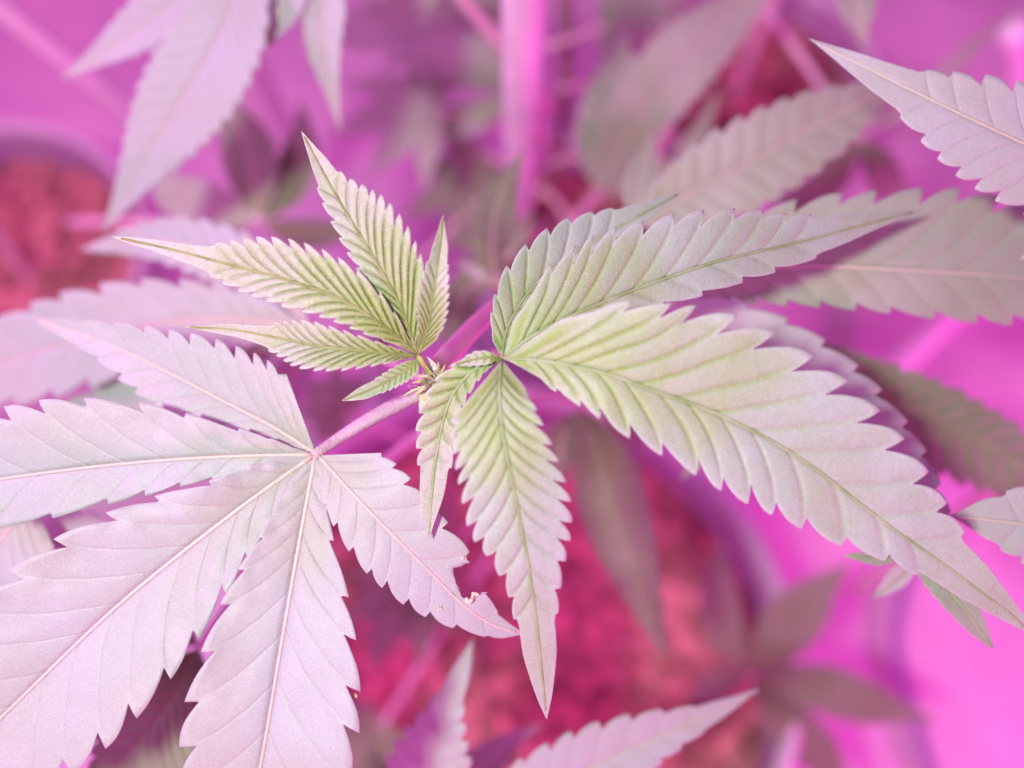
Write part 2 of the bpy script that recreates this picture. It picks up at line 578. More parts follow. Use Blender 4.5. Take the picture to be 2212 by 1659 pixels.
def make_pot(c, r, label, rim_h=Z_RIM, soil=Z_SOIL, square=False):
    """Round planter with rolled rim, sloping wall and shade-coloured inside."""
    root = empty('plant_pot', (c.x, c.y, 0))
    tag(root, label, 'plant pot', 'pots standing on the white sheet')

    def shell(profile, name, mat, closed_bottom=False):
        bm = bmesh.new()
        S = 64
        prev = None
        for (rr, z) in profile:
            ring = []
            for a in range(S):
                an = a / S * 2 * math.pi
                q = rr
                if square:
                    e = 5.0
                    q = rr * 1.0 / ((abs(math.cos(an)) ** e + abs(math.sin(an)) ** e) ** (1 / e))
                wob = 1 + 0.012 * noise.noise(Vector((math.cos(an) * 2, math.sin(an) * 2, z * 20)))
                ring.append(bm.verts.new((c.x + math.cos(an) * q * wob, c.y + math.sin(an) * q * wob, z)))
            if prev:
                for a in range(S):
                    bm.faces.new((prev[a], prev[(a + 1) % S], ring[(a + 1) % S], ring[a]))
            elif closed_bottom:
                bm.faces.new(ring[::-1])
            prev = ring
        bmesh.ops.recalc_face_normals(bm, faces=bm.faces[:])
        return finish(name, bm, mat, root)
    shell([(r * .88, 0.012), (r * .93, 0.06), (r * .99, rim_h - .012), (r * 1.0, rim_h - .004)], 'pot_wall', M_POT, True)
    shell([(r * .985, rim_h - .006), (r * 1.02, rim_h - .005), (r * 1.03, rim_h), (r * 1.0, rim_h + .004), (r * .97, rim_h), (r * .968, rim_h - .006)],
          'rim', M_POT)
    shell([(r * .966, rim_h - .003), (r * .95, soil - .02)], 'inner_wall', M_POTIN)
    shell([(r * .90, 0.0085), (r * 1.14, 0.009), (r * 1.18, 0.022), (r * 1.20, 0.022), (r * 1.16, 0.0065), (r * .5, 0.0065)], 'saucer', M_WHITE)
    # growing medium
    bm = bmesh.new()
    S, RN = 110, 40
    prev = None
    cv = bm.verts.new((c.x, c.y, soil))
    for i in range(1, RN + 1):
        ring = []
        for a in range(S):
            an = a / S * 2 * math.pi
            q = r * .945 * i / RN
            if square:
                q *= 1.0 / ((abs(math.cos(an)) ** 5 + abs(math.sin(an)) ** 5) ** .2)
            x, y = c.x + math.cos(an) * q, c.y + math.sin(an) * q
            z = soil + 0.006 * noise.noise(Vector((x * 45, y * 45, 1))) + 0.004 * noise.noise(Vector((x * 130, y * 130, 5)))
            ring.append(bm.verts.new((x, y, z)))
        for a in range(S):
            if prev: bm.faces.new((prev[a], ring[a], ring[(a + 1) % S], prev[(a + 1) % S]))
            else: bm.faces.new((cv, ring[a], ring[(a + 1) % S]))
        prev = ring
    # crumbs
    rs = random.Random(int(r * 1e5))
    for _ in range(420):
        an, q = rs.uniform(0, 6.283), r * .88 * math.sqrt(rs.random())
        rr = rs.uniform(.0015, .0055)
        m = Matrix.Translation((c.x + math.cos(an) * q, c.y + math.sin(an) * q, soil + rr * .3)) @ \
            Matrix.Rotation(rs.uniform(0, 3), 4, (rs.random(), rs.random(), rs.random() + .1)) @ \
            Matrix.Diagonal((1, rs.uniform(.5, 1), rs.uniform(.5, .9), 1))
        bmesh.ops.create_icosphere(bm, subdivisions=1, radius=rr, matrix=m)
    s = finish('soil', bm, M_SOIL)
    tag(s, kind='stuff')
    return root


potA = G(1080, 1420, Z_RIM); rA = (G(1740, 1300, Z_RIM) - potA).length
potB = G(1600, 150, Z_RIM)
potC = G(-60, 560, Z_RIM)
potD = G(1010, 330, Z_RIM)
make_pot(potA, rA * 0.92, 'large round pot of reddish growing medium right below the sharp shoot tip')
make_pot(potB, 0.075, 'pot with crumbly red medium seen in the gap at the upper right')
make_pot(potC, 0.085, 'pot of red medium cut off by the left edge of the picture')
make_pot(G(1230, 470, Z_RIM), 0.05, 'small pot at the foot of the thin upright stem', )

# ------------------------------------------------------------ MAIN PLANT
apex = P(925, 806, 0.168)
plant = empty('hemp_plant', (apex.x, apex.y, Z_SOIL))
tag(plant, 'tall leafy plant in sharp focus with yellow-green young leaves at its shoot tip', 'plant', 'hemp plants')
b0 = Vector((apex.x, apex.y, Z_SOIL - 0.005))
tube('stem', [b0, b0 + Vector((.003, .001, .09)), b0 + Vector((-.002, -.002, .19)), apex + Vector((0.0005, 0, -.02)), apex + Vector((0, 0, -0.002))],
     [.0042, .0038, .0031, .0020, .0010], M_STEM, plant, world=True)

LY = dict(mat=M_YOUNG, rib=M_RIBY, ribw=5)
# young leaf, upper left
l1 = leaf(plant, [(935, 822, .1675), (925, 800, .1655), (913, 782, .1635), (904, 766, .1625)], [9, 7, 7, 5], M_PETG, 'yellow-green young leaf')
leaflet(l1, [(903, 767, .1625), (862, 655, .160), (814, 568, .159), (770, 495, .160), (725, 420, .162), (692, 360, .163), (650, 282, .166)],
        [(0, 0), (.06, 10), (.15, 26), (.3, 42), (.5, 44), (.66, 38), (.74, 32), (.85, 17), (.95, 6), (1, 0)],
        [(0, 0), (.06, 14), (.15, 50), (.3, 86), (.45, 98), (.6, 88), (.7, 60), (.76, 40), (.85, 22), (.95, 7), (1, 0)],
        n=11, nr=11, t=.24, k=1.55, relief=5, fold=.12, u1=.70, wav=3, **LY)
leaflet(l1, [(905, 766, .1622), (926, 700, .158), (938, 620, .156), (950, 540, .157), (957, 464, .160)],
        [(0, 0), (.1, 14), (.3, 30), (.5, 33), (.62, 26), (.8, 14), (1, 0)],
        [(0, 0), (.1, 22), (.3, 36), (.5, 32), (.65, 24), (.8, 15), (1, 0)],
        n=9, nr=8, t=.22, k=1.6, relief=4, fold=.5, u1=.55, wav=2, **LY)
leaflet(l1, [(903, 767, .1625), (825, 700, .159), (728, 643, .158), (620, 605, .159), (500, 573, .162), (375, 540, .165), (242, 511, .168)],
        [(0, 0), (.05, 12), (.15, 36), (.3, 52), (.45, 58), (.58, 52), (.66, 40), (.75, 24), (.87, 13), (.96, 6), (1, 0)],
        [(0, 0), (.05, 12), (.15, 42), (.3, 76), (.45, 88), (.58, 74), (.67, 46), (.76, 22), (.87, 13), (.96, 6), (1, 0)],
        n=12, nr=12, t=.24, k=1.55, relief=5, fold=.1, u1=.62, wav=3, **LY)
leaflet(l1, [(903, 768, .163), (825, 762, .160), (700, 750, .160), (590, 728, .162), (500, 712, .164), (397, 706, .166)],
        [(0, 0), (.06, 12), (.2, 32), (.35, 48), (.5, 54), (.58, 40), (.7, 20), (.85, 11), (1, 0)],
        [(0, 0), (.06, 8), (.2, 26), (.38, 46), (.5, 50), (.6, 36), (.7, 18), (.85, 10), (1, 0)],
        n=12, nr=11, t=.24, k=1.55, relief=5, fold=.35, u1=.54, wav=2, **LY)
leaflet(l1, [(905, 770, .163), (890, 790, .163), (850, 816, .164), (800, 842, .165), (738, 866, .167)],
        [(0, 0), (.15, 20), (.35, 22), (.6, 17), (.8, 12), (1, 0)], [(0, 0), (.15, 16), (.35, 20), (.6, 17), (.8, 12), (1, 0)],
        n=7, t=.2, k=.8, relief=3, fold=.4, u1=.5, wav=1, **LY)

# half-grown leaf, right
LM = dict(mat=M_MID, rib=M_RIBM)
l2 = leaf(plant, [(940, 818, .168), (985, 812, .167), (1035, 792, .163), (1086, 774, .1585)], [8, 8, 8, 6], M_PETG, 'half-grown pale green leaf')
# rear leaflets first
leaflet(l2, [(1083, 770, .160), (1100, 700, .164), (1150, 622, .168), (1230, 555, .172), (1320, 500, .176), (1400, 455, .179), (1478, 412, .183)],
        [(0, 0), (.03, 16), (.12, 42), (.3, 74), (.5, 78), (.65, 58), (.8, 28), (1, 0)],
        [(0, 0), (.05, 14), (.15, 40), (.3, 60), (.5, 60), (.65, 45), (.8, 22), (1, 0)],
        n=8, t=.2, k=.95, relief=4, fold=.1, u1=.66, ribw=4, **LM)
leaflet(l2, [(1088, 772, .159), (1156, 722, .158), (1230, 685, .159), (1306, 652, .161), (1406, 613, .164), (1556, 563, .168), (1706, 528, .174), (1856, 488, .180), (1998, 451, .187)],
        [(0, 0), (.04, 30), (.1, 78), (.2, 125), (.3, 142), (.45, 128), (.58, 104), (.7, 68), (.78, 44), (.9, 18), (1, 0)],
        [(0, 0), (.04, 16), (.12, 34), (.3, 50), (.48, 62), (.65, 52), (.75, 42), (.85, 22), (1, 0)],
        n=11, nr=9, t=.25, k=1.1, relief=4, pw=1.55, fold=.05, u1=.70, ribw=5, droop=.1, **LM)
leaflet(l2, [(1088, 774, .158), (1180, 781, .155), (1306, 806, .153), (1406, 842, .153), (1556, 897, .154), (1731, 992, .155), (1906, 1125, .157), (2040, 1220, .159), (2150, 1302, .161), (2250, 1382, .164)],
        [(0, 0), (.03, 40), (.1, 112), (.2, 180), (.33, 212), (.47, 203), (.58, 182), (.68, 150), (.75, 112), (.82, 72), (.9, 38), (1, 0)],
        [(0, 0), (.03, 18), (.1, 66), (.2, 104), (.3, 128), (.42, 146), (.52, 137), (.62, 110), (.71, 72), (.8, 48), (.9, 28), (1, 0)],
        n=12, nr=13, t=.25, k=1.05, relief=3.5, pw=1.6, fold=.10, u1=.74, ribw=7, wav=5, res=14, **LM)
leaflet(l2, [(1084, 777, .158), (1030, 795, .160), (980, 850, .162), (955, 920, .163), (941, 1000, .164), (932, 1080, .165), (925, 1167, .166)],
        [(0, 0), (.15, 24), (.35, 34), (.5, 40), (.65, 36), (.8, 24), (.92, 10), (1, 0)],
        [(0, 0), (.06, 20), (.15, 36), (.3, 52), (.45, 56), (.6, 44), (.72, 32), (.85, 20), (1, 0)],
        n=7, nr=8, t=.25, k=.75, relief=5, fold=.1, u1=.6, ribw=5, mat=M_YOUNG, rib=M_RIBM)
leaflet(l2, [(1082, 777, .1578), (1060, 772, .157), (1025, 776, .158), (983, 788, .160)],
        [(0, 0), (.3, 16), (.7, 13), (1, 0)], [(0, 0), (.3, 14), (.6, 16), (1, 0)],
        n=4, t=.25, k=.6, relief=3, fold=.2, u1=.7, ribw=4, res=6, mat=M_YOUNG, rib=M_RIBY)
leaflet(l2, [(1084, 777, .1575), (1080, 830, .153), (1081, 880, .151), (1088, 942, .150), (1100, 1005, .150), (1115, 1080, .151), (1138, 1200, .154), (1160, 1350, .159), (1181, 1555, .167)],
        [(0, 0), (.04, 30), (.09, 62), (.2, 90), (.32, 108), (.43, 116), (.52, 100), (.6, 74), (.7, 52), (.82, 36), (.93, 18), (1, 0)],
        [(0, 0), (.03, 50), (.08, 92), (.16, 112), (.28, 116), (.38, 116), (.46, 112), (.53, 86), (.62, 58), (.72, 48), (.84, 34), (.94, 16), (1, 0)],
        n=11, nr=11, t=.24, k=1.0, relief=4, pw=1.5, fold=-.05, u1=.66, ribw=5, wav=4, mat=M_MID, rib=M_RIBM)

# big lower-left fan leaf
LF = dict(mat=M_FAN, rib=M_RIBF)
l3 = leaf(plant, [(935, 836, .176), (880, 862, .176), (800, 905, .175), (735, 945, .174), (678, 984, .1708)], [18, 17, 16, 13, 11], M_PET,
          'large mature leaf with pink midribs', groove=.25)
leaflet(l3, [(682, 980, .173), (590, 922, .174), (480, 865, .176), (360, 802, .179), (230, 742, .183), (62, 686, .189)],
        [(0, 0), (.1, 40), (.3, 96), (.5, 86), (.65, 64), (.8, 36), (1, 0)],
        [(0, 0), (.04, 46), (.12, 94), (.27, 122), (.42, 114), (.56, 90), (.7, 60), (.85, 30), (1, 0)],
        n=9, t=.22, k=1.15, relief=2, fold=.18, u1=.78, ribw=5, wav=9, **LF)
leaflet(l3, [(680, 982, .172), (500, 986, .171), (275, 1001, .171), (0, 1035, .173), (-420, 1100, .180)],
        [(0, 0), (.03, 26), (.15, 42), (.25, 56), (.35, 76), (.45, 88), (.57, 104), (.7, 95), (.85, 60), (1, 0)],
        [(0, 0), (.04, 16), (.1, 42), (.195, 78), (.27, 108), (.35, 134), (.43, 150), (.51, 158), (.6, 152), (.75, 110), (.9, 50), (1, 0)],
        n=11, t=.18, k=1.1, pw=1.5, relief=2, fold=.15, u1=.85, ribw=6, wav=9, **LF)
leaflet(l3, [(678, 984, .1715), (500, 1111, .169), (250, 1312, .167), (0, 1552, .167), (-270, 1810, .170)],
        [(0, 0), (.03, 34), (.12, 66), (.2, 100), (.3, 146), (.39, 182), (.48, 200), (.6, 207), (.75, 170), (.9, 80), (1, 0)],
        [(0, 0), (.03, 34), (.15, 78), (.24, 124), (.33, 166), (.41, 194), (.5, 212), (.6, 222), (.75, 180), (.9, 80), (1, 0)],
        n=12, t=.18, k=1.1, pw=1.5, relief=2, fold=.20, u1=.9, ribw=8, res=12, wav=11, **LF)
leaflet(l3, [(681, 986, .171), (645, 1180, .168), (610, 1380, .166), (562, 1659, .165), (490, 2000, .168)],
        [(0, 0), (.03, 26), (.15, 66), (.23, 104), (.31, 138), (.41, 170), (.49, 188), (.62, 198), (.78, 150), (.9, 60), (1, 0)],
        [(0, 0), (.03, 32), (.17, 84), (.26, 120), (.34, 145), (.43, 166), (.5, 178), (.6, 188), (.75, 150), (.9, 60), (1, 0)],
        n=11, t=.19, k=1.0, pw=1.5, relief=2, fold=.20, u1=.9, ribw=7, wav=11, scars=[(760, 1505, 9, .1645)], **LF)
leaflet(l3, [(688, 984, .171), (775, 1080, .168), (850, 1156, .168), (925, 1232, .169), (1003, 1308, .171), (1065, 1350, .173), (1132, 1370, .175)],
        [(0, 0), (.03, 50), (.09, 90), (.2, 112), (.33, 112), (.45, 106), (.58, 98), (.68, 84), (.76, 66), (.88, 30), (1, 0)],
        [(0, 0), (.05, 40), (.14, 62), (.25, 84), (.38, 98), (.5, 98), (.62, 88), (.73, 66), (.82, 42), (.92, 22), (1, 0)],
        n=7, nr=9, t=.18, k=.75, relief=2, fold=.02, u1=.85, ribw=5, wav=6, res=18, bites=[(1022, 1252, 40), (1052, 1236, 38)],
        scars=[(1016, 1290, 13, .1700), (950, 1312, 5, .1700), (1003, 1205, 4, .1692)],
        label='leaflet with a round bite out of its edge', **LF)

# opposite leaf of that pair, reaching right behind the half-grown leaf
LQ = dict(mat=M_FAN, rib=M_RIBP)
l4 = leaf(plant, [(938, 806, .178), (975, 764, .183), (1030, 702, .190), (1100, 650, .198), (1250, 620, .202), (1420, 612, .204)], [26, 25, 21, 17, 14, 10], M_PETP,
          'large shaded leaf reaching to the right', groove=.3)
leaflet(l4, [(1410, 612, .204), (1560, 585, .200), (1750, 575, .198), (1950, 583, .197), (2212, 602, .200), (2480, 650, .206)],
        [(0, 0), (.1, 60), (.2, 115), (.32, 152), (.42, 165), (.52, 178), (.65, 180), (.8, 130), (.92, 50), (1, 0)],
        [(0, 0), (.1, 50), (.2, 76), (.35, 90), (.5, 97), (.62, 106), (.75, 100), (.88, 50), (1, 0)],
        n=12, t=.2, k=.95, relief=5, fold=-.18, u1=.85, ribw=7, mat=M_LOW, rib=M_RIBP)  # darker leaf colour here carries the shade on this leaflet
leaflet(l4, [(1420, 625, .206), (1620, 755, .196), (1760, 868, .191), (1890, 1005, .188), (2000, 1135, .187), (2085, 1260, .187)],
        [(0, 0), (.1, 50), (.3, 105), (.5, 122), (.7, 105), (.85, 60), (1, 0)],
        [(0, 0), (.1, 50), (.3, 95), (.5, 105), (.7, 90), (.85, 45), (1, 0)],
        n=11, t=.16, k=.85, relief=4, fold=-.1, u1=.9, ribw=6, **LQ)
l4b = leaf(plant, [(960, 800, .19), (1250, 720, .215), (1500, 690, .228), (1700, 720, .230)], [14, 12, 10, 8], M_PETP, 'dark shaded lower leaf on the right')
leaflet(l4b, [(1700, 735, .240), (1790, 788, .236), (1890, 848, .234), (2050, 922, .234), (2206, 1008, .236), (2380, 1120, .240)],
        [(0, 0), (.1, 42), (.3, 76), (.5, 84), (.7, 74), (.85, 40), (1, 0)],
        [(0, 0), (.1, 45), (.3, 90), (.5, 105), (.7, 88), (.85, 45), (1, 0)],
        n=14, t=.2, k=.75, relief=7, fold=-.15, u1=.85, ribw=7, mat=M_DEEP, rib=M_RIBM)  # cast shade put into this leaflet by the dark leaf colour
leaflet(l4b, [(1690, 735, .231), (1600, 850, .226), (1530, 960, .228), (1470, 1040, .236)],
        [(0, 0), (.3, 40), (.6, 45), (1, 0)], [(0, 0), (.3, 40), (.6, 45), (1, 0)], n=7, mat=M_LOW, rib=M_RIBM)
# lowest leaves, deep in the gap at the left and right
for (pts, wd) in (([(1000, 1000, .40), (760, 900, .38), (700, 860, .38), (640, 800, .39)], 34),
                  ([(1060, 1100, .40), (900, 1250, .36), (840, 1350, .36), (800, 1450, .37)], 44),
                  ([(1060, 1200, .42), (830, 1560, .38), (760, 1640, .38), (700, 1740, .39)], 44),
                  ([(1100, 1000, .40), (1300, 860, .36), (1400, 820, .36), (1520, 800, .37)], 46),
                  ([(1500, 900, .40), (1640, 880, .38), (1740, 900, .38), (1850, 960, .39)], 50)):
    lfx = leaf(plant, [pts[0], tuple(Vector(pts[0]).lerp(Vector(pts[1]), .33)), tuple(Vector(pts[0]).lerp(Vector(pts[1]), .66)), pts[1]], [8, 7, 7, 6], M_PETP)
    a_, b_, c_ = [Vector(q) for q in pts[1:]]
    for an in (-1.15, -.55, 0.0, .55, 1.15):
        sc = 1.0 - .25 * abs(an)
        rt = lambda v: Vector((v.x * math.cos(an) - v.y * math.sin(an), v.x * math.sin(an) + v.y * math.cos(an), v.z)) * sc
        w_ = [(a, b * wd * sc) for a, b in ((0, 0), (.1, .45), (.3, .92), (.5, 1), (.65, .8), (.8, .42), (.92, .15), (1, 0))]
        leaflet(lfx, [tuple(a_), tuple(a_ + rt(b_ - a_)), tuple(a_ + rt(c_ - a_))], w_, w_, n=8, res=6, t=.18, k=.8, relief=4, mat=M_DEEP, rib=M_RIBP)
# small green leaf under the big leaflet
l5 = leaf(plant, [(1500, 760, .24), (1700, 930, .21), (1850, 1080, .195), (1965, 1185, .188)], [9, 8, 7, 5], M_PETG, 'small green side leaf')
LS = dict(mat=M_LOW, rib=M_RIBM, ribw=3)
leaflet(l5, [(1965, 1188, .182), (1905, 1203, .181), (1826, 1200, .180)], [(0, 0), (.3, 16), (.6, 17), (1, 0)], [(0, 0), (.3, 16), (.6, 14), (1, 0)],
        n=3, t=.15, k=.5, relief=1, u1=.5, res=6, **LS)
leaflet(l5, [(1965, 1188, .182), (2030, 1250, .178), (2090, 1325, .177), (2148, 1405, .178)],
        [(0, 0), (.2, 34), (.5, 38), (.8, 20), (1, 0)], [(0, 0), (.2, 30), (.5, 34), (.8, 20), (1, 0)], n=5, t=.15, k=.5, relief=2, u1=.5, **LS)
leaflet(l5, [(1975, 1200, .20), (1950, 1240, .203), (1885, 1294, .208)], [(0, 0), (.3, 20), (.6, 20), (1, 0)], [(0, 0), (.3, 24), (.6, 22), (1, 0)],
        n=3, t=.1, k=.5, relief=1, u1=.5, res=6, mat=M_FAN, rib=M_RIBM, ribw=3)

# lower leaves, out of focus on the left
l6 = leaf(plant, [(940, 830, .20), (860, 790, .205), (760, 740, .218), (668, 708, .226)], [12, 11, 10, 8], M_PETP, 'blurred pink-lit lower leaf on the left')
LB = dict(dd=.022, mat=M_FAN, rib=M_RIBF, n=11, t=.22, k=.75, relief=4, fold=.03, u1=.82, ribw=5)
leaflet(l6, [(660, 705, .204), (450, 690, .206), (220, 720, .210), (0, 785, .214), (-260, 870, .22)],
        [(0, 0), (.1, 50), (.3, 95), (.5, 110), (.7, 100), (.85, 60), (1, 0)],
        [(0, 0), (.1, 55), (.3, 95), (.5, 108), (.7, 95), (.85, 55), (1, 0)], **LB)
leaflet(l6, [(665, 700, .205), (560, 600, .212), (450, 545, .216), (330, 520, .220), (170, 540, .228)],
        [(0, 0), (.1, 30), (.3, 60), (.5, 62), (.7, 45), (1, 0)],
        [(0, 0), (.1, 35), (.3, 68), (.5, 70), (.7, 50), (1, 0)], **LB)
leaflet(l6, [(660, 712, .206), (420, 830, .212), (180, 930, .218), (-60, 1010, .226)],
        [(0, 0), (.1, 40), (.3, 80), (.5, 90), (.7, 70), (1, 0)],
        [(0, 0), (.1, 40), (.3, 80), (.5, 90), (.7, 70), (1, 0)], **LB)
leaflet(l6, [(668, 716, .207), (620, 840, .22), (560, 960, .235)], [(0, 0), (.3, 40), (.6, 40), (1, 0)], [(0, 0), (.3, 40), (.6, 40), (1, 0)], **dict(LB, n=7))
# lower leaves below
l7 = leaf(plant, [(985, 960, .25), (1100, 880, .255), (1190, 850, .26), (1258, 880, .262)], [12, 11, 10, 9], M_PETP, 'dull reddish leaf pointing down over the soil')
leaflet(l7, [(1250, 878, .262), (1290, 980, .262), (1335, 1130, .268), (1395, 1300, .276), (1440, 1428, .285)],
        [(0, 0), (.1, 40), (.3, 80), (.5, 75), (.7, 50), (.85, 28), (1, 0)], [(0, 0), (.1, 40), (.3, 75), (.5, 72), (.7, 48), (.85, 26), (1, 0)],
        n=10, t=.15, k=.9, relief=5, fold=-.5, u1=.8, mat=M_DEEP, rib=M_RIBM)  # shade on the hanging leaflet put into its dark colour
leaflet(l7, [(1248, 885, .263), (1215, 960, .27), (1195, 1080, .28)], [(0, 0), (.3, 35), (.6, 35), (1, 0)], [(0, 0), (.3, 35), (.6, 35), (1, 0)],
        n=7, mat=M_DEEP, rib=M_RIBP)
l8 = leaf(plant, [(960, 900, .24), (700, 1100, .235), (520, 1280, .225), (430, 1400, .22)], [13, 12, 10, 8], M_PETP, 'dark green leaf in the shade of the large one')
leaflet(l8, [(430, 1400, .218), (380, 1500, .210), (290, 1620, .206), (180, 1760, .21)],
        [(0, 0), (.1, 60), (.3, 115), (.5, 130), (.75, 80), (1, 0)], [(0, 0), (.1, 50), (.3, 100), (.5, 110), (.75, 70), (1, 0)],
        n=10, t=.15, k=.9, relief=5, fold=.05, mat=M_DEEP, rib=M_RIBM)  # dark colour adds to the shade under the large leaf
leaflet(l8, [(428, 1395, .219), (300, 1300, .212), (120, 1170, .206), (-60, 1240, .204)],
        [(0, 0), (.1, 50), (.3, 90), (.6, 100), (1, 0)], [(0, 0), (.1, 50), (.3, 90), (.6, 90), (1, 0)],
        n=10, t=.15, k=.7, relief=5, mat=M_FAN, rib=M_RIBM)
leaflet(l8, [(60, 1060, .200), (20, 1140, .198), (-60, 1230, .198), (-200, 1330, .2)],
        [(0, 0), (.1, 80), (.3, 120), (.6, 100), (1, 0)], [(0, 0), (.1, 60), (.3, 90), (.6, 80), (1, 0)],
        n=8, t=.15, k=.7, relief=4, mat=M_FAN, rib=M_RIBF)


# shoot tip: stipules and bud
def blade(parent, pts, w0, mat, name='stipule'):
    """Narrow pointed scale."""
    cv = Curve(pts, 40)
    bm = bmesh.new()
    prev = None
    N = 14
    for i in range(N + 1):
        t = i / N
        p, tn = cv.at(t)
        nn = Vector((-tn.y, tn.x))
        wd = w0 * (1 - t) ** .7 * (0.6 + 0.8 * math.sin(min(1, t * 2.5) * 1.57))
        row = []
        for a in range(8):
            an = a / 8 * 2 * math.pi
            q = p.xy + nn * math.cos(an) * wd
            row.append(bm.verts.new(P(q.x, q.y, p.z - math.sin(an) * wd * .35 * PX)))
        if prev:
            for a in range(8):
                bm.faces.new((prev[a], prev[(a + 1) % 8], row[(a + 1) % 8], row[a]))
        prev = row
    bmesh.ops.recalc_face_normals(bm, faces=bm.faces[:])
    return finish(name, bm, mat, parent)


blade(plant, [(955, 825, .166), (930, 805, .1645), (912, 775, .163)], 3.2, M_PETG)
blade(plant, [(958, 828, .166), (938, 790, .1655), (918, 768, .1645)], 9, M_BUD)
blade(plant, [(958, 836, .166), (965, 815, .1645), (985, 800, .164)], 5, M_TISSUE)
blade(plant, [(930, 838, .167), (905, 838, .167), (868, 856, .1675)], 4, M_TISSUE)
blade(plant, [(925, 842, .166), (918, 860, .1655), (908, 895, .165)], 14, M_TISSUE)
blade(plant, [(945, 835, .166), (930, 828, .1655), (905, 838, .165)], 4, M_PETG)
bm = bmesh.new()
for (x, y, d, r) in ((950, 812, .1665, 11), (938, 826, .1665, 10), (960, 824, .1665, 9), (925, 836, .167, 9), (948, 838, .1675, 12), (966, 806, .1675, 7)):
    bmesh.ops.create_icosphere(bm, subdivisions=3, radius=r * PX, matrix=Matrix.Translation(P(x, y, d)) @ Matrix.Diagonal((1, 1.2, .9, 1)))
for v in bm.verts:
    v.co += Vector((1, 1, 1)) * 0.00012 * noise.noise(v.co * 1600)
finish('bud', bm, M_BUD, plant)
for (x0, y0, x1, y1, w_) in ((938, 822, 902, 812, 5), (948, 815, 962, 786, 4), (955, 818, 990, 815, 5), (930, 832, 896, 852, 6),
                             (950, 835, 975, 845, 6), (938, 838, 932, 868, 7), (945, 808, 944, 780, 3), (925, 826, 890, 828, 4)):
    blade(plant, [(x0, y0, .1655), ((x0 + x1) / 2 + 3, (y0 + y1) / 2 - 4, .1635), (x1, y1, .1635)], w_, M_TISSUE if w_ > 4 else M_PETG, 'bud_scale')
# fine hairs round the shoot tip
bm = bmesh.new()
rs = random.Random(3)
for _ in range(120):
    x, y = 935 + rs.gauss(0, 24), 822 + rs.gauss(0, 14)
    a = rs.uniform(0, 6.28); l = rs.uniform(6, 16)
    tube_bm(bm, [(x, y, .1655), (x + math.cos(a) * l * .6, y + math.sin(a) * l * .6, .1645), (x + math.cos(a + .2) * l, y + math.sin(a + .2) * l, .164)],
            [.9, .6, .25], seg=4, N=3)
o = finish('bud_hairs', bm, M_BUD, plant)
tag(o, kind='stuff')

# ------------------------------------------------------------ NEIGHBOURING PLANTS
def neighbour(base, top, label, r=.0035):
    root = empty('hemp_plant', (base.x, base.y, base.z))
    tag(root, label, 'plant', 'hemp plants')
    tube('stem', [base, base.lerp(top, .35) + Vector((.002, 0, 0)), base.lerp(top, .7) - Vector((.002, .001, 0)), top], [r, r * .9, r * .75, r * .4], M_STEM if 'upright' in label else M_PETP, root, world=True)
    return root


W1 = [(0, 0), (.1, .45), (.3, .92), (.5, 1), (.65, .8), (.8, .42), (.92, .15), (1, 0)]


def WS(s): return [(a, b * s) for a, b in W1]


# plant whose leaf hangs in at the upper left
b = G(480, -380, Z_SOIL); tp = P(560, -260, .20)
pl = neighbour(b, tp, 'plant whose pale pink leaf hangs in from above at the upper left')
le = leaf(pl, [(560, -260, .20), (540, -220, .22), (525, -180, .235), (520, -150, .242)], [10, 9, 9, 8], M_PETP)
LE = dict(dd=.042, mat=M_FAN, rib=M_RIBP, t=.13, k=.9, relief=2, ribw=5, u1=.85)
leaflet(le, [(515, -150, .200), (420, -40, .202), (330, 35, .205), (235, 105, .209), (128, 173, .214)], WS(62), WS(62), n=11, **LE)
leaflet(le, [(525, -150, .200), (500, 0, .198), (430, 140, .200), (330, 310, .205), (222, 502, .212)], WS(118), WS(100), n=14, **LE)
leaflet(le, [(540, -150, .200), (620, -60, .201), (590, 60, .203), (540, 120, .208)], WS(50), WS(70), n=9, **LE)
leaflet(le, [(600, -230, .201), (690, -60, .202), (700, 110, .206), (738, 290, .212)], WS(50), WS(48), n=11, **LE)

# plant with the thin upright stem in the centre background
bq = G(1192, 500, Z_SOIL)
tq = Vector((bq.x, bq.y, .42))
pl2 = neighbour(bq, tq, 'blurred plant on a thin dark upright stem, top centre', r=.0030)
LD = dict(mat=M_LOW, rib=M_RIBP, t=.18, k=.7, relief=5, ribw=5, u1=.85)
lf = leaf(pl2, [(1186, 240, .40), (1140, 175, .37), (1075, 90, .35), (1000, 0, .33), (960, -60, .32)], [16, 16, 15, 14, 12], M_PETP)
leaflet(lf, [(960, -60, .32), (860, 20, .33), (780, 60, .34), (640, 40, .35)], WS(60), WS(60), n=10, **LD)
lf = leaf(pl2, [(1186, 330, .41), (1170, 290, .40), (1150, 230, .39), (1120, 190, .385)], [12, 11, 10, 9], M_PETP)
leaflet(lf, [(1120, 190, .385), (1030, 140, .38), (930, 130, .385), (830, 110, .39)], WS(60), WS(65), n=9, **LD)
leaflet(lf, [(1115, 200, .385), (1030, 250, .385), (930, 275, .39), (830, 340, .40)], WS(38), WS(38), n=9, **LD)
lf = leaf(pl2, [(1188, 560, .43), (1240, 480, .41), (1290, 420, .39), (1300, 400, .385)], [12, 11, 10, 9], M_PETP)
leaflet(lf, [(1290, 420, .36), (1370, 270, .34), (1480, 130, .33), (1600, 20, .33), (1720, -110, .33)], WS(86), WS(76), n=12, **LD)
leaflet(lf, [(1290, 410, .365), (1290, 300, .36), (1330, 160, .36), (1350, 20, .36)], WS(55), WS(60), n=10, **LD)
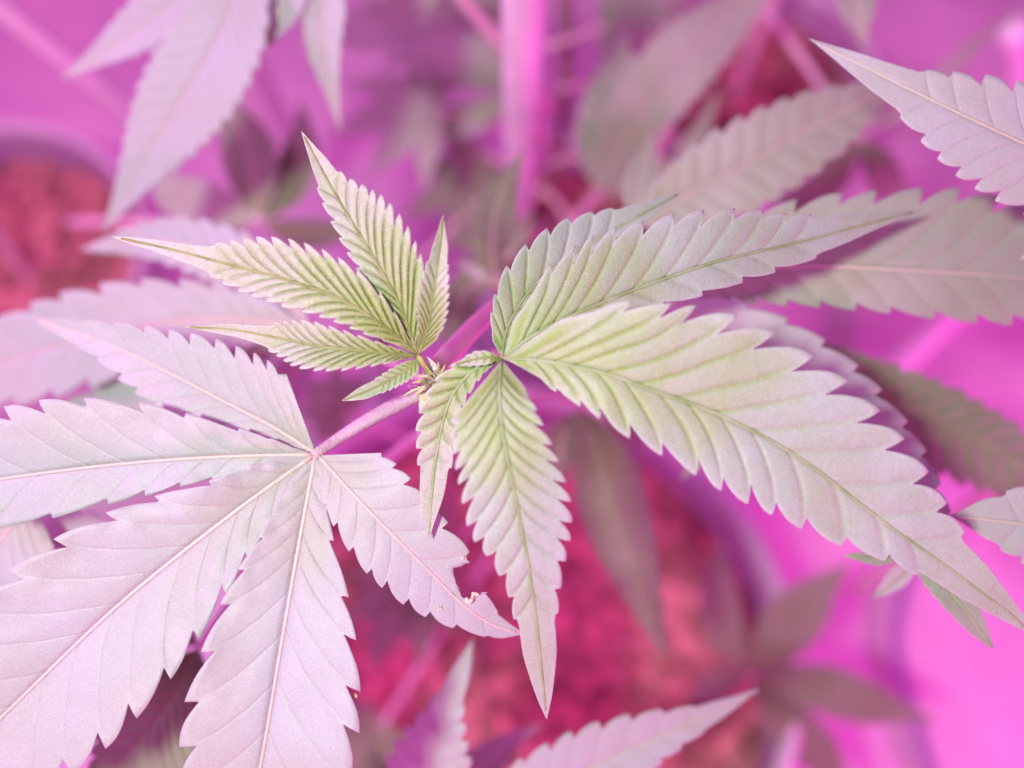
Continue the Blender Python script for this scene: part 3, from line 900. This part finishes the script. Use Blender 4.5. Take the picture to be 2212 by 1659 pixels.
leaflet(lf, [(1300, 425, .365), (1350, 400, .35), (1480, 330, .345), (1560, 180, .35)], WS(30), WS(35), n=8, **LD)
lf = leaf(pl2, [(1188, 600, .43), (1140, 640, .38), (1095, 640, .30), (1072, 610, .262)], [12, 11, 10, 9], M_PETG)
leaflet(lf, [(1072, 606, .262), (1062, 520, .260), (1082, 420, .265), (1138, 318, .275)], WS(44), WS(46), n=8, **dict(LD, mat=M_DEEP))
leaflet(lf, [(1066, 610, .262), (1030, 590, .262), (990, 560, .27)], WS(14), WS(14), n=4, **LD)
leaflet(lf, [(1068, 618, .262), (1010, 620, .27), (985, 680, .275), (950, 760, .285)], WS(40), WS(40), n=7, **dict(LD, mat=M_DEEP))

# plant at the right edge
tr_ = P(2800, 560, .20)
pl3 = neighbour(Vector((tr_.x, tr_.y, Z_SOIL)), tr_, 'plant outside the right edge whose toothed leaf tips reach in')
lf = leaf(pl3, [(2790, 580, .20), (2760, 575, .19), (2720, 565, .185), (2680, 550, .182)], [12, 11, 10, 8], M_PETP)
leaflet(lf, [(2680, 550, .182), (2480, 445, .178), (2300, 352, .176), (2100, 258, .175), (1960, 190, .176), (1850, 135, .178), (1747, 83, .181)],
        [(0, 0), (.15, 80), (.35, 130), (.5, 138), (.6, 125), (.68, 98), (.76, 64), (.82, 44), (.9, 24), (.96, 9), (1, 0)],
        [(0, 0), (.15, 80), (.35, 120), (.5, 126), (.6, 112), (.68, 84), (.76, 52), (.82, 34), (.9, 20), (.96, 8), (1, 0)],
        n=13, t=.2, k=.75, relief=3, fold=.0, u1=.72, ribw=5, mat=M_FAN, rib=M_RIBP)
leaflet(lf, [(2680, 560, .184), (2500, 520, .182), (2320, 520, .184), (2200, 560, .188)], WS(60), WS(60), n=9, **dict(LD, mat=M_FAN))
lf = leaf(pl3, [(2800, 900, .23), (2760, 1000, .21), (2700, 1080, .20), (2620, 1130, .19)], [12, 11, 10, 8], M_PETP)
leaflet(lf, [(2620, 1135, .186), (2480, 1150, .180), (2330, 1145, .177), (2180, 1128, .177), (2052, 1113, .178)],
        [(0, 0), (.2, 80), (.45, 110), (.65, 98), (.8, 60), (.92, 22), (1, 0)],
        [(0, 0), (.2, 90), (.45, 130), (.65, 118), (.78, 72), (.9, 36), (.96, 12), (1, 0)],
        n=8, t=.2, k=.6, relief=3, fold=.0, u1=.74, ribw=5, mat=M_FAN, rib=M_RIBP)

# plant of the upper right pot
bt = Vector((potB.x, potB.y, Z_SOIL))
tt_ = Vector((potB.x + .01, potB.y, .36))
pl4 = neighbour(bt, tt_, 'blurred plant of the upper right pot with a dull pink leaf', r=.003)
lf = leaf(pl4, [(1560, 60, .40), (1450, 260, .34), (1385, 400, .29), (1360, 485, .268)], [12, 11, 10, 9], M_PETP)
leaflet(lf, [(1362, 484, .245), (1540, 392, .240), (1690, 312, .238), (1830, 238, .240), (1965, 170, .246)],
        [(0, 0), (.1, 50), (.3, 92), (.5, 96), (.7, 76), (.88, 36), (1, 0)], [(0, 0), (.1, 55), (.3, 98), (.5, 100), (.7, 78), (.88, 36), (1, 0)],
        n=11, t=.18, k=.5, relief=4, ribw=5, u1=.85, mat=M_LOW, rib=M_RIBP)
leaflet(lf, [(1365, 478, .247), (1385, 390, .25), (1410, 286, .256)], WS(38), WS(34), n=6, **LD)
lf = leaf(pl4, [(1640, -60, .38), (1750, -120, .34), (1840, -130, .31), (1850, -100, .30)], [10, 9, 9, 8], M_PETP)
leaflet(lf, [(1850, -100, .27), (1850, -20, .265), (1856, 40, .265), (1869, 108, .268)], WS(44), WS(46), n=6, **LD)
lf = leaf(pl4, [(1640, 0, .42), (1750, 150, .40), (1820, 260, .39), (1860, 300, .385)], [10, 9, 9, 8], M_PETP)
leaflet(lf, [(1860, 300, .385), (1900, 360, .38), (1930, 420, .385), (1960, 480, .39)], WS(40), WS(40), n=6, **dict(LD, mat=M_DEEP))
leaflet(lf, [(1860, 300, .385), (1780, 400, .38), (1700, 450, .38), (1620, 520, .39)], WS(40), WS(40), n=6, **dict(LD, mat=M_DEEP))
leaflet(lf, [(1860, 295, .385), (2000, 200, .38), (2100, 100, .38), (2230, 0, .39)], WS(18), WS(18), n=6, **LD)

# seedling at the lower right
bs = G(1625, 1470, Z_SOIL)
top5 = P(1625, 1458, .392)
pl5 = neighbour(bs, top5, 'small blurred dark seedling low down at the lower right', r=.0025)
lf = leaf(pl5, [(1625, 1475, .41), (1622, 1468, .405), (1620, 1462, .398), (1620, 1458, .395)], [9, 9, 8, 8], M_PETG)
LO = dict(dd=.045, mat=M_DEEP, rib=M_RIBM, t=.1, k=.5, relief=4, ribw=4, u1=.8, fold=.1)
leaflet(lf, [(1615, 1460, .35), (1570, 1370, .345), (1550, 1270, .34), (1557, 1150, .34)], WS(44), WS(46), n=7, **LO)
leaflet(lf, [(1625, 1455, .35), (1690, 1370, .34), (1760, 1290, .335), (1835, 1215, .335)], WS(66), WS(66), n=7, **LO)
leaflet(lf, [(1630, 1465, .35), (1760, 1480, .345), (1880, 1520, .345), (2030, 1558, .35)], WS(52), WS(56), n=8, **LO)
leaflet(lf, [(1630, 1470, .35), (1700, 1560, .36), (1780, 1640, .37), (1850, 1740, .38)], WS(54), WS(54), n=8, **LO)
leaflet(lf, [(1612, 1462, .35), (1550, 1480, .35), (1480, 1520, .355)], WS(34), WS(34), n=6, **LO)

# plant below the bottom edge
tb = P(980, 2050, .215)
pl6 = neighbour(Vector((tb.x, tb.y, Z_SOIL)), tb, 'plant below the bottom edge whose two pointed leaflets reach up')
lf = leaf(pl6, [(980, 2050, .215), (960, 2000, .215), (940, 1950, .215), (930, 1900, .215)], [11, 10, 9, 8], M_PETP)
leaflet(lf, [(920, 1900, .215), (925, 1760, .212), (935, 1650, .210), (968, 1530, .209), (998, 1450, .210), (1022, 1380, .212)],
        [(0, 0), (.15, 90), (.35, 112), (.5, 96), (.62, 64), (.75, 34), (.9, 16), (1, 0)],
        [(0, 0), (.15, 76), (.35, 98), (.5, 84), (.62, 56), (.75, 30), (.9, 14), (1, 0)], n=9, t=.25, k=.7, relief=4, u1=.7, ribw=5, mat=M_FAN, rib=M_RIBP)
leaflet(lf, [(940, 1900, .215), (1080, 1770, .212), (1230, 1680, .210), (1400, 1600, .210), (1530, 1545, .212), (1643, 1487, .216)],
        WS(88), WS(80), n=12, t=.2, k=.7, relief=4, u1=.8, ribw=5, mat=M_FAN, rib=M_RIBP)
leaflet(lf, [(930, 1900, .216), (870, 1800, .23), (820, 1680, .25), (790, 1580, .27)], WS(44), WS(44), n=9, **dict(LD, mat=M_DEEP))
leaflet(lf, [(945, 1900, .218), (1000, 1720, .235), (1080, 1620, .25), (1180, 1560, .265)], WS(55), WS(55), n=9, **LD)

# plant standing in the left pot
b7 = Vector((potC.x + .02, potC.y, Z_SOIL)); t7 = b7 + Vector((0, 0, .17))
pl7 = neighbour(b7, t7, 'blurred plant rising from the left pot behind the pink leaves', r=.0028)
lf = leaf(pl7, [(150, 480, .40), (300, 480, .36), (440, 480, .33), (560, 470, .31)], [10, 10, 9, 8], M_PETP)
leaflet(lf, [(560, 470, .31), (545, 380, .31), (520, 290, .315), (470, 190, .32)], WS(60), WS(65), n=8, **dict(LD, mat=M_DEEP))
leaflet(lf, [(565, 475, .31), (620, 400, .315), (650, 320, .32), (650, 210, .33)], WS(44), WS(48), n=8, **dict(LD, mat=M_DEEP))
leaflet(lf, [(555, 478, .31), (470, 450, .31), (380, 420, .315), (300, 330, .32)], WS(55), WS(55), n=8, **LD)
leaflet(lf, [(565, 480, .31), (640, 500, .32), (720, 500, .33), (800, 470, .34)], WS(30), WS(34), n=8, **dict(LD, mat=M_DEEP))

# deeper foliage of the centre plant
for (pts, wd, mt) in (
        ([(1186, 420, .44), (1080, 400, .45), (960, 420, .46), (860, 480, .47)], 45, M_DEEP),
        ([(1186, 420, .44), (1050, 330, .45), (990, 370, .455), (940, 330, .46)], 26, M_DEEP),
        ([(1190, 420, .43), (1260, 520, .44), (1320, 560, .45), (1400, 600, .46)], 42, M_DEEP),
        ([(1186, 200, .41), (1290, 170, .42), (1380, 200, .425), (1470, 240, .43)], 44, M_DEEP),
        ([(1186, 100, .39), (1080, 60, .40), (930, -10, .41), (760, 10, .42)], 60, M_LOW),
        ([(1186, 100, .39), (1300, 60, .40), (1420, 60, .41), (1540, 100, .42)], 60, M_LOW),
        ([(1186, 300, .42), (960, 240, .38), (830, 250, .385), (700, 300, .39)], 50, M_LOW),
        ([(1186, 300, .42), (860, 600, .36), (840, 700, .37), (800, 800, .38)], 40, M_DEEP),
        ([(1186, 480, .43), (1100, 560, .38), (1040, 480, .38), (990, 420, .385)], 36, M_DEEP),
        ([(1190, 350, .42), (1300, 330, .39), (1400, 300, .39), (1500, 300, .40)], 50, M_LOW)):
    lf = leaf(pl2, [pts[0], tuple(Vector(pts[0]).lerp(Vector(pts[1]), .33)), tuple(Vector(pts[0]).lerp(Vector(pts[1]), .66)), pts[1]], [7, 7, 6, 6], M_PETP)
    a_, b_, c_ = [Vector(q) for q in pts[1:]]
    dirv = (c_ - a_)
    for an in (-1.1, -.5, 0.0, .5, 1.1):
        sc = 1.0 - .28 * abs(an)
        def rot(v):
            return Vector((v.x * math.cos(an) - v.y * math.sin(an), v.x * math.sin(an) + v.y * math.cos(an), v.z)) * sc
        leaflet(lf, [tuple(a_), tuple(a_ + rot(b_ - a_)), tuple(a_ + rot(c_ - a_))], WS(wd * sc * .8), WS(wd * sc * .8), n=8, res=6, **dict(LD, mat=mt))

# ------------------------------------------------------------ white canes, stand-in rods and a dark strip
def cane(x0, y0, x1, y1, z0, z1, r, label, name='white_rod'):
    a = G(x0, y0, z0); b = G(x1, y1, z1)
    o = tube(name, [a, a.lerp(b, .33), a.lerp(b, .66), b], [r] * 4, M_WHITE, None, world=True)
    return tag(o, label, 'cane', 'white canes among the pots')


cane(1118, 520, 1135, -120, .11, .40, .0062, 'white cane beside the thin upright stem, top centre')
cane(842, 960, 800, 690, .02, .16, .0085, 'white cane seen just under the shoot tip')
cane(612, 300, 478, 60, .14, .30, .0085, 'short white rod standing in for a bright gap between the upper left leaves')  # rod added to imitate a bright gap
cane(1900, 830, 2110, 620, .02, .06, .0085, 'white cane slanting in the gap at the right edge')
cane(300, 260, -80, -50, .20, .33, .0045, 'white rod standing in for a bright leaf stalk across the upper left corner')  # rod added in place of a bright leaf stalk
cane(2212, 330, 2190, 60, .05, .2, .0075, 'white cane at the right edge beside the upper leaf')

# strip standing in for the dark curved line on the sheet at the lower right
h = [G(1985, 1180, .008), G(1940, 1330, .010), G(1950, 1470, .008), G(2030, 1720, .008)]
tag(tube('dark_strip', h, [.003] * 4, plain_mat('dark_strip_tone', (0.30, 0.20, 0.42), (0.26, 0.17, 0.38), 40, rough=.5), None, world=True),
    'thin violet-grey strip curving over the bright sheet at the lower right', 'dark_strip')
